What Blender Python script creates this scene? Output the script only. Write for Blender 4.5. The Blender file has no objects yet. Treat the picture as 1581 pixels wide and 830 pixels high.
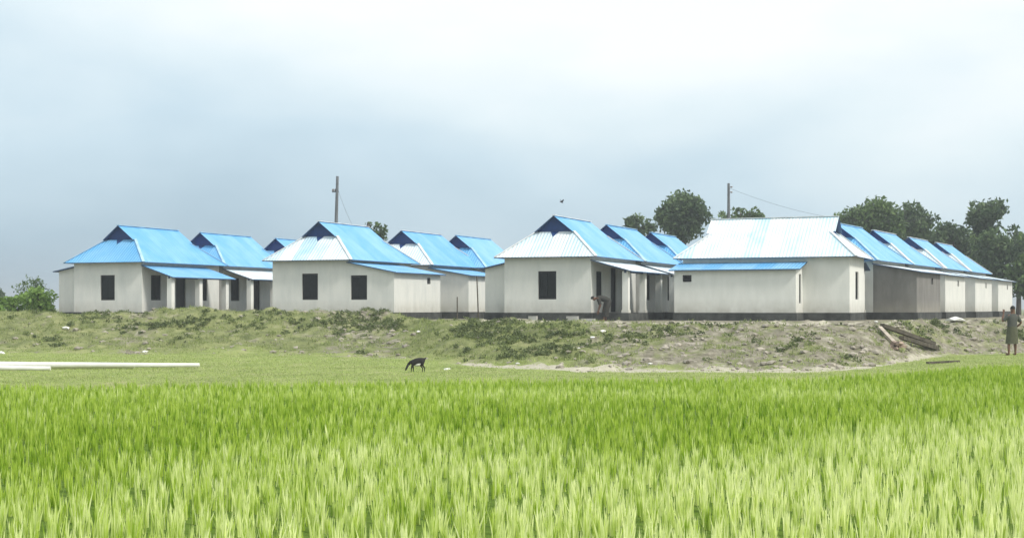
import bpy, bmesh, math, random
import numpy as np
from mathutils import Vector, Matrix, noise

random.seed(7)
rng = np.random.default_rng(11)
S = bpy.context.scene
COL = S.collection
R = math.radians
F, CX, CZ, HY = 2200.0, 790.5, 1.7, 475.0      # focal length in photo pixels, centre, eye height, horizon row

# ------------------------------------------------------------------ camera
cam = bpy.data.cameras.new('camera')
cam.sensor_width = 36.0
cam.lens = 36.0 * F / 1581.0
cam.shift_y = (HY - 415.0) / 1581.0
cam.clip_start = 0.1
cam.clip_end = 9000
camo = bpy.data.objects.new('camera', cam)
camo.location = (0, 0, CZ)
camo.rotation_euler = (R(90), 0, 0)
COL.objects.link(camo)
S.camera = camo

# ------------------------------------------------------------------ exposure, sky, sun
S.render.engine = 'CYCLES'
vs = S.view_settings
vs.view_transform = 'Standard'; vs.look = 'None'; vs.exposure = 1.02; vs.gamma = 1.0
vs.use_curve_mapping = False
S.cycles.max_bounces = 8
S.cycles.transparent_max_bounces = 8

SUN = Vector((0.78, -0.62, 1.05)).normalized()
sun_el = math.asin(SUN.z)
sun_az = math.atan2(SUN.x, SUN.y)
W = bpy.data.worlds.new('World'); S.world = W
W.use_nodes = True
nt = W.node_tree; N = nt.nodes; Lk = nt.links
N.clear()
wo = N.new('ShaderNodeOutputWorld'); bg = N.new('ShaderNodeBackground')
sky = N.new('ShaderNodeTexSky'); sky.sky_type = 'NISHITA'; sky.sun_disc = False
sky.sun_elevation = sun_el; sky.sun_rotation = sun_az
sky.air_density = 1.0; sky.dust_density = 3.0; sky.ozone_density = 1.0
tc = N.new('ShaderNodeTexCoord')
sep = N.new('ShaderNodeSeparateXYZ'); Lk.new(tc.outputs['Generated'], sep.inputs[0])
def wmath(op, a, b=None, c=None):
    n = N.new('ShaderNodeMath'); n.operation = op
    for i, v in enumerate((a, b, c)):
        if v is None: continue
        if isinstance(v, (int, float)): n.inputs[i].default_value = v
        else: Lk.new(v, n.inputs[i])
    return n.outputs[0]
mp = N.new('ShaderNodeMapping'); mp.inputs['Scale'].default_value = (1.0, 1.0, 2.6)
mp.inputs['Rotation'].default_value = (0.0, R(10), 0.0)
mp.inputs['Location'].default_value = (0.42, 0.0, 0.15)
Lk.new(tc.outputs['Generated'], mp.inputs[0])
n1 = N.new('ShaderNodeTexNoise'); n1.inputs['Scale'].default_value = 3.1; n1.inputs['Detail'].default_value = 4.0
n1.inputs['Roughness'].default_value = 0.42; n1.inputs['Distortion'].default_value = 0.35
Lk.new(mp.outputs[0], n1.inputs['Vector'])
n2 = N.new('ShaderNodeTexNoise'); n2.inputs['Scale'].default_value = 11.0; n2.inputs['Detail'].default_value = 5.0
n2.inputs['Roughness'].default_value = 0.5
Lk.new(mp.outputs[0], n2.inputs['Vector'])
# brightness of the cloud deck: pale overhead, slate blue low in the left, milky to the right
el = wmath('MULTIPLY', sep.outputs['Z'], 3.5)
azr = wmath('MULTIPLY', sep.outputs['X'], 0.36)
mixn = wmath('ADD', wmath('MULTIPLY', wmath('SUBTRACT', n1.outputs['Fac'], 0.5), 0.75),
             wmath('MULTIPLY', wmath('SUBTRACT', n2.outputs['Fac'], 0.5), 0.20))
fac = wmath('ADD', wmath('ADD', wmath('MINIMUM', el, 0.9), azr), mixn)
fac = wmath('ADD', fac, 0.235)
ramp = N.new('ShaderNodeValToRGB'); Lk.new(fac, ramp.inputs[0])
cr = ramp.color_ramp
def lin(c): return tuple(((v/255.0)/12.92 if v/255.0 <= 0.04045 else (((v/255.0)+0.055)/1.055)**2.4) for v in c)
def setel(i, p, c, new=False):
    e = cr.elements.new(p) if new else cr.elements[i]
    e.position = p; l = lin(c); e.color = (l[0], l[1], l[2], 1)
setel(0, 0.0, (152, 173, 188)); setel(1, 1.0, (250, 254, 255))
setel(0, 0.30, (171, 196, 212), True); setel(0, 0.55, (200, 221, 233), True); setel(0, 0.78, (228, 241, 246), True)
bri = N.new('ShaderNodeVectorMath'); bri.operation = 'SCALE'; bri.inputs['Scale'].default_value = 5.5
Lk.new(ramp.outputs[0], bri.inputs[0])
mx = N.new('ShaderNodeMix'); mx.data_type = 'RGBA'; mx.inputs['Factor'].default_value = 0.93
Lk.new(sky.outputs[0], mx.inputs[6]); Lk.new(bri.outputs[0], mx.inputs[7])
Lk.new(mx.outputs[2], bg.inputs['Color'])
bg.inputs['Strength'].default_value = 0.10
Lk.new(bg.outputs[0], wo.inputs['Surface'])

sl = bpy.data.lights.new('sun', 'SUN'); sl.energy = 1.5; sl.angle = R(10); sl.color = (1.0, 0.95, 0.87)
so = bpy.data.objects.new('sun', sl); COL.objects.link(so)
so.location = (20, -10, 40)
so.rotation_euler = (-SUN).to_track_quat('-Z', 'Y').to_euler()

# ------------------------------------------------------------------ helpers
def px2x(px, Y): return (px - CX) / F * Y
def tag(o, label=None, cat=None, group=None, kind=None):
    if label: o['label'] = label
    if cat: o['category'] = cat
    if group: o['group'] = group
    if kind: o['kind'] = kind
    return o
def thing(name, label, cat, loc=(0, 0, 0), rz=0.0, group=None):
    o = bpy.data.objects.new(name, None); COL.objects.link(o)
    o.empty_display_size = 0.3
    o.location = loc; o.rotation_euler = (0, 0, rz)
    return tag(o, label, cat, group)
class MB:
    def __init__(s): s.v = []; s.f = []; s.m = []
    def poly(s, pts, m=0):
        i = len(s.v); s.v += [tuple(p) for p in pts]; s.f.append(tuple(range(i, i+len(pts)))); s.m.append(m)
    def box(s, a, b, m=0):
        x0, y0, z0 = a; x1, y1, z1 = b
        P = [(x0,y0,z0),(x1,y0,z0),(x1,y1,z0),(x0,y1,z0),(x0,y0,z1),(x1,y0,z1),(x1,y1,z1),(x0,y1,z1)]
        i = len(s.v); s.v += P
        for q in ((0,3,2,1),(4,5,6,7),(0,1,5,4),(1,2,6,5),(2,3,7,6),(3,0,4,7)):
            s.f.append(tuple(i+k for k in q)); s.m.append(m)
    def bar(s, p, q, w, h, m=0):
        p = Vector(p); q = Vector(q); d = (q-p).normalized()
        up = Vector((0,0,1)) if abs(d.z) < 0.95 else Vector((1,0,0))
        a = d.cross(up).normalized()*w/2; b = a.cross(d).normalized()*h/2
        i = len(s.v)
        for c in (p, q): s.v += [tuple(c+a+b), tuple(c-a+b), tuple(c-a-b), tuple(c+a-b)]
        for k in ((3,2,1,0),(4,5,6,7),(0,1,5,4),(1,2,6,5),(2,3,7,6),(3,0,4,7)):
            s.f.append(tuple(i+j for j in k)); s.m.append(m)
    def tube(s, pts, rad, n=8, m=0, cap=True):
        pts = [Vector(p) for p in pts]; rings = []
        for k, p in enumerate(pts):
            d = (pts[min(k+1, len(pts)-1)] - pts[max(k-1, 0)]).normalized()
            up = Vector((0,0,1)) if abs(d.z) < 0.9 else Vector((1,0,0))
            a = d.cross(up).normalized(); b = a.cross(d).normalized()
            r = rad[k] if isinstance(rad, (list, tuple)) else rad
            i = len(s.v); rings.append(i)
            for j in range(n):
                t = 2*math.pi*j/n; s.v.append(tuple(p + a*math.cos(t)*r + b*math.sin(t)*r))
        for k in range(len(rings)-1):
            for j in range(n):
                s.f.append((rings[k]+j, rings[k]+(j+1) % n, rings[k+1]+(j+1) % n, rings[k+1]+j)); s.m.append(m)
        if cap:
            s.f.append(tuple(rings[0]+j for j in reversed(range(n)))); s.m.append(m)
            s.f.append(tuple(rings[-1]+j for j in range(n))); s.m.append(m)
    def slab(s, pts, t, m=0, mu=None):
        # a sheet with thickness: the top polygon, its underside and its edges
        mu = m if mu is None else mu
        lo = [(p[0], p[1], p[2]-t) for p in pts]
        s.poly(pts, m); s.poly(lo[::-1], mu)
        for k in range(len(pts)):
            j = (k+1) % len(pts); s.poly([pts[k], lo[k], lo[j], pts[j]], mu)
    def build(s, name, mats, parent=None, smooth=False, fix=True):
        me = bpy.data.meshes.new(name); me.from_pydata(s.v, [], s.f)
        if not isinstance(mats, (list, tuple)): mats = [mats]
        for mt in mats: me.materials.append(mt)
        for p, mi in zip(me.polygons, s.m): p.material_index = mi
        if fix:
            bm = bmesh.new(); bm.from_mesh(me)
            bmesh.ops.recalc_face_normals(bm, faces=bm.faces); bm.to_mesh(me); bm.free()
        if smooth:
            for p in me.polygons: p.use_smooth = True
        me.update()
        o = bpy.data.objects.new(name, me); COL.objects.link(o)
        if parent: o.parent = parent
        return o

def npmesh(name, verts, quads, tris, mat, tint=None, parent=None, smooth=False):
    """verts (n,3); quads (a,4); tris (b,3)."""
    me = bpy.data.meshes.new(name)
    nq = 0 if quads is None else len(quads); ntri = 0 if tris is None else len(tris)
    me.vertices.add(len(verts)); me.vertices.foreach_set('co', verts.astype(np.float32).ravel())
    loops = []; starts = []
    if nq: loops.append(quads.ravel()); starts.append(np.arange(nq)*4)
    if ntri: loops.append(tris.ravel()); starts.append(nq*4 + np.arange(ntri)*3)
    loops = np.concatenate(loops).astype(np.int32); starts = np.concatenate(starts).astype(np.int32)
    me.loops.add(len(loops)); me.loops.foreach_set('vertex_index', loops)
    me.polygons.add(nq+ntri); me.polygons.foreach_set('loop_start', starts)
    me.update(calc_edges=True)
    if tint is not None:
        at = me.attributes.new('tint', 'FLOAT', 'POINT'); at.data.foreach_set('value', tint.astype(np.float32))
    me.materials.append(mat)
    if smooth: me.polygons.foreach_set('use_smooth', np.ones(nq+ntri, dtype=bool))
    me.validate()
    o = bpy.data.objects.new(name, me); COL.objects.link(o)
    if parent: o.parent = parent
    return o

# ------------------------------------------------------------------ materials
def mat(name, col, rough=0.8, metal=0.0, spec=0.3, var=0.15, scale=2.0, bump=0.0, bscale=20.0, col2=None, coord='Object', detail=6):
    m = bpy.data.materials.new(name); m.use_nodes = True
    t = m.node_tree; b = t.nodes['Principled BSDF']
    b.inputs['Roughness'].default_value = rough; b.inputs['Metallic'].default_value = metal
    b.inputs['Specular IOR Level'].default_value = spec
    c = t.nodes.new('ShaderNodeTexCoord')
    n = t.nodes.new('ShaderNodeTexNoise'); n.inputs['Scale'].default_value = scale; n.inputs['Detail'].default_value = detail
    t.links.new(c.outputs[coord], n.inputs['Vector'])
    r = t.nodes.new('ShaderNodeValToRGB'); t.links.new(n.outputs['Fac'], r.inputs[0])
    c2 = col2 or tuple(v*(1-var*2) for v in col)
    r.color_ramp.elements[0].position = 0.32; r.color_ramp.elements[1].position = 0.68
    r.color_ramp.elements[0].color = (*c2, 1); r.color_ramp.elements[1].color = (*col, 1)
    t.links.new(r.outputs[0], b.inputs['Base Color'])
    if bump:
        n3 = t.nodes.new('ShaderNodeTexNoise'); n3.inputs['Scale'].default_value = bscale; n3.inputs['Detail'].default_value = 8
        t.links.new(c.outputs[coord], n3.inputs['Vector'])
        bp = t.nodes.new('ShaderNodeBump'); bp.inputs['Strength'].default_value = bump; bp.inputs['Distance'].default_value = 0.05
        t.links.new(n3.outputs['Fac'], bp.inputs['Height']); t.links.new(bp.outputs[0], b.inputs['Normal'])
    return m

def sheet_mat(name, col, axis, pale, rough=0.38, fade=0.25):
    """corrugated sheet: ribs run down the slope, each sheet 0.76 m wide ages a little differently, rust-free chalky fading"""
    m = bpy.data.materials.new(name); m.use_nodes = True
    t = m.node_tree; b = t.nodes['Principled BSDF']; L = t.links.new
    b.inputs['Roughness'].default_value = rough; b.inputs['Specular IOR Level'].default_value = 0.5
    c = t.nodes.new('ShaderNodeTexCoord'); sp = t.nodes.new('ShaderNodeSeparateXYZ'); L(c.outputs['Object'], sp.inputs[0])
    ax = sp.outputs[axis]
    def M(op, a, bb=None):
        n = t.nodes.new('ShaderNodeMath'); n.operation = op
        for i, v in enumerate((a, bb)):
            if v is None: continue
            if isinstance(v, (int, float)): n.inputs[i].default_value = v
            else: L(v, n.inputs[i])
        return n.outputs[0]
    k = M('DIVIDE', ax, 0.76)
    cell = M('FLOOR', k); fr = M('FRACT', k)
    wn = t.nodes.new('ShaderNodeTexWhiteNoise'); wn.noise_dimensions = '1D'
    oi = t.nodes.new('ShaderNodeObjectInfo')
    L(M('ADD', cell, M('MULTIPLY', oi.outputs['Random'], 91.0)), wn.inputs['W'])
    ns = t.nodes.new('ShaderNodeTexNoise'); ns.inputs['Scale'].default_value = 1.3; ns.inputs['Detail'].default_value = 7
    L(c.outputs['Object'], ns.inputs['Vector'])
    f = M('ADD', M('MULTIPLY', wn.outputs['Value'], 0.40), M('MULTIPLY', M('SUBTRACT', ns.outputs['Fac'], 0.14), 1.1))
    r = t.nodes.new('ShaderNodeValToRGB'); L(f, r.inputs[0])
    r.color_ramp.elements[0].position = 0.25; r.color_ramp.elements[1].position = 0.9
    r.color_ramp.elements[0].color = (*col, 1); r.color_ramp.elements[1].color = (*[a*(1-fade)+p*fade for a, p in zip(col, pale)], 1)
    # lap between two sheets
    lap = M('LESS_THAN', fr, 0.05)
    mxx = t.nodes.new('ShaderNodeMix'); mxx.data_type = 'RGBA'; L(M('MULTIPLY', lap, 0.28), mxx.inputs['Factor'])
    L(r.outputs[0], mxx.inputs[6]); mxx.inputs[7].default_value = (*[v*0.45 for v in col], 1)
    L(mxx.outputs[2], b.inputs['Base Color'])
    rib = M('SINE', M('MULTIPLY', ax, 2*math.pi/0.152))
    bp = t.nodes.new('ShaderNodeBump'); bp.inputs['Strength'].default_value = 0.6; bp.inputs['Distance'].default_value = 0.02
    L(rib, bp.inputs['Height']); L(bp.outputs[0], b.inputs['Normal'])
    return m

BLUE = (0.10, 0.39, 0.74); PALE = (0.62, 0.74, 0.82); WHT = (0.80, 0.85, 0.87)
M_ = {}
M_['blue_u'] = sheet_mat('blue sheet side', BLUE, 1, (0.40, 0.68, 0.88), fade=0.42)
M_['blue_x'] = sheet_mat('blue sheet end', BLUE, 0, (0.40, 0.68, 0.88), fade=0.42)
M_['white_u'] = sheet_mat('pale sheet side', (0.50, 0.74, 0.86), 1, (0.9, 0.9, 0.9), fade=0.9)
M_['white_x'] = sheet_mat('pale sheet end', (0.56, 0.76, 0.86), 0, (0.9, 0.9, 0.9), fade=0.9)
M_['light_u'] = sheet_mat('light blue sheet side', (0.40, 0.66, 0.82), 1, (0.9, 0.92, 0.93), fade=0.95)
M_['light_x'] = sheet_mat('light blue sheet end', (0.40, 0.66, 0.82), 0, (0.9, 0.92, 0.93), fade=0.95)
M_['under'] = mat('sheet underside', (0.05, 0.10, 0.20), 0.6)  # eave shadow put into the dark blue of the undersides
M_['gablet'] = mat('deep blue gablet sheet', (0.012, 0.055, 0.20), 0.55, var=0.1, scale=5)  # blue sheet with its shade put into the colour
M_['cap_blue'] = mat('blue capping', (0.42, 0.66, 0.84), 0.4)
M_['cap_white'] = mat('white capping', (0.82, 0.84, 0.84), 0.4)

def wall_mat(name, col, stain):
    m = bpy.data.materials.new(name); m.use_nodes = True
    t = m.node_tree; b = t.nodes['Principled BSDF']; L = t.links.new
    b.inputs['Roughness'].default_value = 0.92; b.inputs['Specular IOR Level'].default_value = 0.15
    g = t.nodes.new('ShaderNodeNewGeometry')
    mp_ = t.nodes.new('ShaderNodeMapping'); mp_.inputs['Scale'].default_value = (1.6, 1.6, 0.45); L(g.outputs['Position'], mp_.inputs[0])
    n = t.nodes.new('ShaderNodeTexNoise'); n.inputs['Scale'].default_value = 1.4; n.inputs['Detail'].default_value = 8; n.inputs['Roughness'].default_value = 0.65
    L(mp_.outputs[0], n.inputs['Vector'])
    r = t.nodes.new('ShaderNodeValToRGB'); L(n.outputs['Fac'], r.inputs[0])
    r.color_ramp.elements[0].position = 0.34; r.color_ramp.elements[1].position = 0.62
    r.color_ramp.elements[0].color = (*stain, 1); r.color_ramp.elements[1].color = (*col, 1)
    # splashed mud near the foot of the wall, patchy
    c = t.nodes.new('ShaderNodeTexCoord'); sp = t.nodes.new('ShaderNodeSeparateXYZ'); L(c.outputs['Object'], sp.inputs[0])
    n2_ = t.nodes.new('ShaderNodeTexNoise'); n2_.inputs['Scale'].default_value = 3.0; n2_.inputs['Detail'].default_value = 6; L(c.outputs['Object'], n2_.inputs['Vector'])
    mr = t.nodes.new('ShaderNodeMapRange'); mr.inputs['From Min'].default_value = 0.95; mr.inputs['From Max'].default_value = 0.30
    L(sp.outputs['Z'], mr.inputs['Value'])
    mm = t.nodes.new('ShaderNodeMath'); mm.operation = 'MULTIPLY'; L(mr.outputs[0], mm.inputs[0]); L(n2_.outputs['Fac'], mm.inputs[1])
    mxx = t.nodes.new('ShaderNodeMix'); mxx.data_type = 'RGBA'; L(mm.outputs[0], mxx.inputs['Factor'])
    L(r.outputs[0], mxx.inputs[6]); mxx.inputs[7].default_value = (0.36, 0.34, 0.28, 1)
    L(mxx.outputs[2], b.inputs['Base Color'])
    bp = t.nodes.new('ShaderNodeBump'); bp.inputs['Strength'].default_value = 0.25; bp.inputs['Distance'].default_value = 0.03
    L(n.outputs['Fac'], bp.inputs['Height']); L(bp.outputs[0], b.inputs['Normal'])
    return m
M_['wall'] = wall_mat('pale lime plaster', (0.71, 0.715, 0.67), (0.62, 0.635, 0.60))
M_['wall_fresh'] = wall_mat('white lime plaster', (0.77, 0.775, 0.73), (0.69, 0.70, 0.655))
M_['cement'] = wall_mat('raw cement render', (0.235, 0.23, 0.215), (0.175, 0.17, 0.16))  # much darker grey than the other walls
M_['plinth'] = mat('damp dark plinth', (0.085, 0.09, 0.085), 0.85, var=0.3, scale=2.5, bump=0.4)
M_['steel'] = mat('dark steel shutter', (0.016, 0.020, 0.022), 0.65, spec=0.2, scale=4)
M_['steelframe'] = mat('black steel frame', (0.015, 0.017, 0.018), 0.5, spec=0.4)
M_['door'] = mat('dark steel door', (0.014, 0.015, 0.02), 0.55, spec=0.4)
M_['bark'] = mat('bark', (0.12, 0.10, 0.08), 0.9, var=0.3, scale=6, bump=0.5)
M_['concrete'] = mat('weathered concrete pole', (0.16, 0.17, 0.175), 0.85, var=0.15, scale=3)

# ------------------------------------------------------------------ terrain
def interp(px, tbl):
    return float(np.interp(px, [a for a, _ in tbl], [b for _, b in tbl]))
TOE = [(-300, 50), (0, 50), (400, 49), (640, 45), (720, 40), (900, 36.6), (1250, 36.4), (1340, 38.5), (1400, 43), (1460, 48.5), (1581, 51), (1900, 52)]
CREST = [(-300, 58), (0, 58), (400, 57.3), (600, 56), (690, 51), (900, 46.5), (1250, 43.5), (1350, 45.5), (1450, 54), (1581, 56), (1900, 57)]
BERM = [(-300, 0.40), (60, 0.42), (250, 0.40), (420, 0.42), (590, 0.36), (650, 0.05), (700, 0.0), (1900, 0.0)]
RICE = [(-400, 28.0), (0, 28.4), (400, 29.6), (800, 31.0), (1250, 31.8), (1400, 34.8), (1500, 38.0), (1581, 39.5), (2000, 41.0)]
MOUND = 1.15
def sstep(t):
    t = min(1.0, max(0.0, t)); return t*t*(3-2*t)
def pxof(x, y): return CX + F * x / max(y, 4.0)
def ground(x, y, fine=True):
    if y < 20: base = 0.0; px = 0
    px = min(2000.0, max(-500.0, pxof(x, y)))
    yr = interp(px, RICE)
    z = 0.12 * sstep((y - yr) / 1.2)
    t, c = interp(px, TOE), interp(px, CREST)
    wob = noise.noise(Vector((x*0.35, y*0.1, 3.1))) * 1.1
    t += wob; c += wob*0.6
    k = (y - t) / (c - t)
    rise = sstep(k) if k < 1 else 1.0
    rise = 0.45*min(1, max(0, k)) + 0.55*rise
    z = max(z, 0.12 + (MOUND - 0.12) * rise) if k > 0 else z
    bz = interp(px, BERM)
    if bz > 0:
        z += bz * math.exp(-((y - c) / 1.9)**2) * (1 + 0.5*noise.noise(Vector((x*0.5, y*0.3, 9.0))))
    if y > 110: z = z*(1 - sstep((y-110)/60)) + 0.5*sstep((y-110)/60)
    if fine:
        m = sstep((y - t + 2.5) / 3.0) * (1 - sstep((y - c - 3) / 4.0))
        if m > 0:
            p = Vector((x, y*1.0, 0))
            z += m * (0.15*noise.noise(p*0.7) + 0.15*noise.noise(p*1.5 + Vector((5, 2, 0))) + 0.09*noise.noise(p*3.3)) * (1.0 if k > 0 else 0.3)
    return z
def hit(px, py):
    """the ground point seen at a photo pixel (used to know where things stand)"""
    y = 20.0; k = (px-CX)/F; s = (HY-py)/F
    while y < 140:
        if CZ + s*y <= ground(k*y, y): break
        y += 0.05
    return Vector((k*y, y, ground(k*y, y)))

def axis_lines(segs):
    out = []
    for a, b, st in segs:
        n = max(1, int(round((b-a)/st)))
        out += [a + (b-a)*i/n for i in range(n)]
    out.append(segs[-1][1]); return out
xs = axis_lines([(-26, 26, 0.26)])
e = 26.0; st = 0.5; ext = []
while e < 3500: e += st; st *= 1.28; ext.append(e)
xs = [-v for v in reversed(ext)] + xs + ext
ys = axis_lines([(-60, 0, 10), (0, 26, 1.0), (26, 34, 0.4), (34, 62, 0.22), (62, 120, 2.0)])
e = 120.0; st = 3.0
while e < 5000: e += st; st *= 1.25; ys.append(e)
lawn = np.zeros(len(ys)*len(xs)); tv = np.zeros((len(ys)*len(xs), 3)); soil = np.zeros(len(tv)); pth = np.zeros(len(tv))
SOILT = [(-300, 0.05), (150, 0.2), (205, 0.5), (250, 0.2), (420, 0.2), (520, 0.45), (600, 0.5), (650, 0.15), (850, 0.22), (930, 0.45), (1000, 0.62), (1300, 0.66), (1420, 0.62), (1581, 0.6), (1900, 0.5)]
i = 0
for y in ys:
    for x in xs:
        z = ground(x, y) if (y > 18 and abs(x) < 80 and y < 200) else (0.0 if y < 30 else (0.12 if y < 50 else (MOUND if y < 110 else 0.5)))
        if y > 18 and y < 200 and abs(x) >= 80: z = ground(math.copysign(80, x), y, False)
        tv[i] = (x, y, z)
        if 26 < y < 120:
            px = min(1900.0, max(-300.0, pxof(x, y)))
            t, c = interp(px, TOE), interp(px, CREST)
            s_ = interp(px, SOILT)
            if y < t - 1.0: s_ = 0.03 if px < 900 else 0.15
            if y > c + 2: s_ = max(s_, 0.75)
            soil[i] = s_; lawn[i] = sstep((t + 3.0 - y)/4.2)
            w = math.exp(-((y - (t - 0.6)) / 1.3)**2)
            pth[i] = w * float(np.interp(px, [640, 740, 1300, 1400, 1581], [0, 0.9, 1.0, 0.8, 0.5]))
            w2 = math.exp(-((y - (c + 1.6)) / 1.1)**2)
            pth[i] = max(pth[i], w2 * float(np.interp(px, [630, 680, 880, 960, 1350], [0, 0.8, 0.8, 0.75, 0.9])))
        i += 1
nx, ny = len(xs), len(ys)
idx = np.arange(nx*ny).reshape(ny, nx)
q = np.stack([idx[:-1, :-1], idx[:-1, 1:], idx[1:, 1:], idx[1:, :-1]], -1).reshape(-1, 4)

gm = bpy.data.materials.new('earth and short grass'); gm.use_nodes = True
t = gm.node_tree; L = t.links.new; b = t.nodes['Principled BSDF']
b.inputs['Roughness'].default_value = 0.95; b.inputs['Specular IOR Level'].default_value = 0.1
geo = t.nodes.new('ShaderNodeNewGeometry')
def gnoise(sc, det=8, ro=0.6):
    n = t.nodes.new('ShaderNodeTexNoise'); n.inputs['Scale'].default_value = sc; n.inputs['Detail'].default_value = det; n.inputs['Roughness'].default_value = ro
    L(geo.outputs['Position'], n.inputs['Vector']); return n.outputs['Fac']
def gramp(f, stops):
    r = t.nodes.new('ShaderNodeValToRGB'); L(f, r.inputs[0]); c = r.color_ramp
    c.elements[0].position, c.elements[0].color = stops[0][0], (*stops[0][1], 1)
    c.elements[1].position, c.elements[1].color = stops[-1][0], (*stops[-1][1], 1)
    for p_, c_ in stops[1:-1]:
        e_ = c.elements.new(p_); e_.color = (*c_, 1)
    return r.outputs[0]
def gm_(op, a, b_=None, cl=False):
    n = t.nodes.new('ShaderNodeMath'); n.operation = op; n.use_clamp = cl
    for k_, v in enumerate((a, b_)):
        if v is None: continue
        if isinstance(v, (int, float)): n.inputs[k_].default_value = v
        else: L(v, n.inputs[k_])
    return n.outputs[0]
def gmix(f, a, b_):
    n = t.nodes.new('ShaderNodeMix'); n.data_type = 'RGBA'; L(f, n.inputs['Factor']); L(a, n.inputs[6]); L(b_, n.inputs[7]); return n.outputs[2]
a1 = t.nodes.new('ShaderNodeAttribute'); a1.attribute_name = 'soil'
a2 = t.nodes.new('ShaderNodeAttribute'); a2.attribute_name = 'path'
grass_c = gramp(gnoise(1.6), [(0.3, (0.12, 0.145, 0.06)), (0.5, (0.21, 0.235, 0.10)), (0.7, (0.31, 0.32, 0.155))])
soil_c = gramp(gnoise(3.2, 10, 0.7), [(0.30, (0.095, 0.085, 0.06)), (0.45, (0.215, 0.20, 0.15)), (0.56, (0.29, 0.27, 0.21)), (0.70, (0.48, 0.455, 0.375))])
path_c = gramp(gnoise(5.0), [(0.3, (0.40, 0.38, 0.29)), (0.7, (0.56, 0.53, 0.43))])
nz = gnoise(1.1, 10, 0.72)
f1 = gm_('MULTIPLY', gm_('ADD', gm_('SUBTRACT', a1.outputs['Fac'], 0.5), gm_('MULTIPLY', gm_('SUBTRACT', nz, 0.5), 2.6)), 3.0)
f1 = gm_('ADD', f1, 0.5, True)
f2 = gm_('MULTIPLY', gm_('SUBTRACT', gm_('ADD', a2.outputs['Fac'], gm_('MULTIPLY', gm_('SUBTRACT', nz, 0.5), 1.6)), 0.45), 4.0, True)
a3 = t.nodes.new('ShaderNodeAttribute'); a3.attribute_name = 'lawn'
lawn_c = gramp(gnoise(0.9), [(0.3, (0.21, 0.27, 0.085)), (0.5, (0.29, 0.34, 0.125)), (0.7, (0.37, 0.38, 0.18))])
ccc = gmix(f2, gmix(f1, gmix(a3.outputs['Fac'], grass_c, lawn_c), soil_c), path_c)
# wet mud between the rice plants
spz = t.nodes.new('ShaderNodeSeparateXYZ'); L(geo.outputs['Position'], spz.inputs[0])
fz = gm_('LESS_THAN', spz.outputs['Z'], 0.03)
mud = gramp(gnoise(4.0), [(0.3, (0.09, 0.16, 0.02)), (0.7, (0.16, 0.25, 0.04))])
ccc = gmix(fz, ccc, mud)
L(ccc, b.inputs['Base Color'])
bp = t.nodes.new('ShaderNodeBump'); bp.inputs['Strength'].default_value = 0.7; bp.inputs['Distance'].default_value = 0.12
L(gnoise(5.5, 10, 0.7), bp.inputs['Height']); L(bp.outputs[0], b.inputs['Normal'])

terr = npmesh('ground', tv, q, None, gm, smooth=True)
for nm, arr in (('soil', soil), ('path', pth), ('lawn', lawn)):
    at = terr.data.attributes.new(nm, 'FLOAT', 'POINT'); at.data.foreach_set('value', arr.astype(np.float32))
tag(terr, kind='structure')

# ------------------------------------------------------------------ foliage material
def leaf_mat(name, dark, mid, light, transl=0.35, rough=0.55):
    m = bpy.data.materials.new(name); m.use_nodes = True
    t = m.node_tree; b = t.nodes['Principled BSDF']; L = t.links.new
    b.inputs['Roughness'].default_value = rough; b.inputs['Specular IOR Level'].default_value = 0.25
    a = t.nodes.new('ShaderNodeAttribute'); a.attribute_name = 'tint'
    r = t.nodes.new('ShaderNodeValToRGB'); L(a.outputs['Fac'], r.inputs[0]); c = r.color_ramp
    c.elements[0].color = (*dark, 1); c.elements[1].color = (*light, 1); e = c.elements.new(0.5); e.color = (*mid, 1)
    L(r.outputs[0], b.inputs['Base Color'])
    tr = t.nodes.new('ShaderNodeBsdfTranslucent'); L(r.outputs[0], tr.inputs['Color'])
    ms = t.nodes.new('ShaderNodeMixShader'); ms.inputs[0].default_value = transl
    L(b.outputs[0], ms.inputs[1]); L(tr.outputs[0], ms.inputs[2]); L(ms.outputs[0], t.nodes['Material Output'].inputs['Surface'])
    return m

def blades(base, h, w, lean, az, curve, tint, segs=3):
    """curved grass blades as ribbons; all arguments are arrays"""
    n = len(base); k = segs
    face = rng.uniform(0, 2*np.pi, n)
    dx, dy = np.cos(az), np.sin(az)
    wx, wy = np.cos(face), np.sin(face)
    V = np.zeros((n, 2*k+1, 3)); T = np.repeat(tint[:, None], 2*k+1, 1)
    for s in range(k+1):
        f = s / k
        off = h*(np.sin(lean)*f + curve*f*f); z = h*(np.cos(lean)*f - 0.45*curve*f*f)
        c = np.stack([base[:, 0]+dx*off, base[:, 1]+dy*off, base[:, 2]+z], -1)
        if s < k:
            ww = w*(1 - 0.55*f)*0.5
            o = np.stack([wx*ww, wy*ww, np.zeros(n)], -1)
            V[:, 2*s] = c-o; V[:, 2*s+1] = c+o
        else: V[:, 2*k] = c
    idx = (np.arange(n)*(2*k+1))[:, None]
    Q = [np.concatenate([idx+2*s, idx+2*s+1, idx+2*s+3, idx+2*s+2], 1) for s in range(k-1)]
    Tr = np.concatenate([idx+2*k-2, idx+2*k-1, idx+2*k], 1)
    return V.reshape(-1, 3), np.concatenate(Q), Tr, T.ravel()

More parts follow.
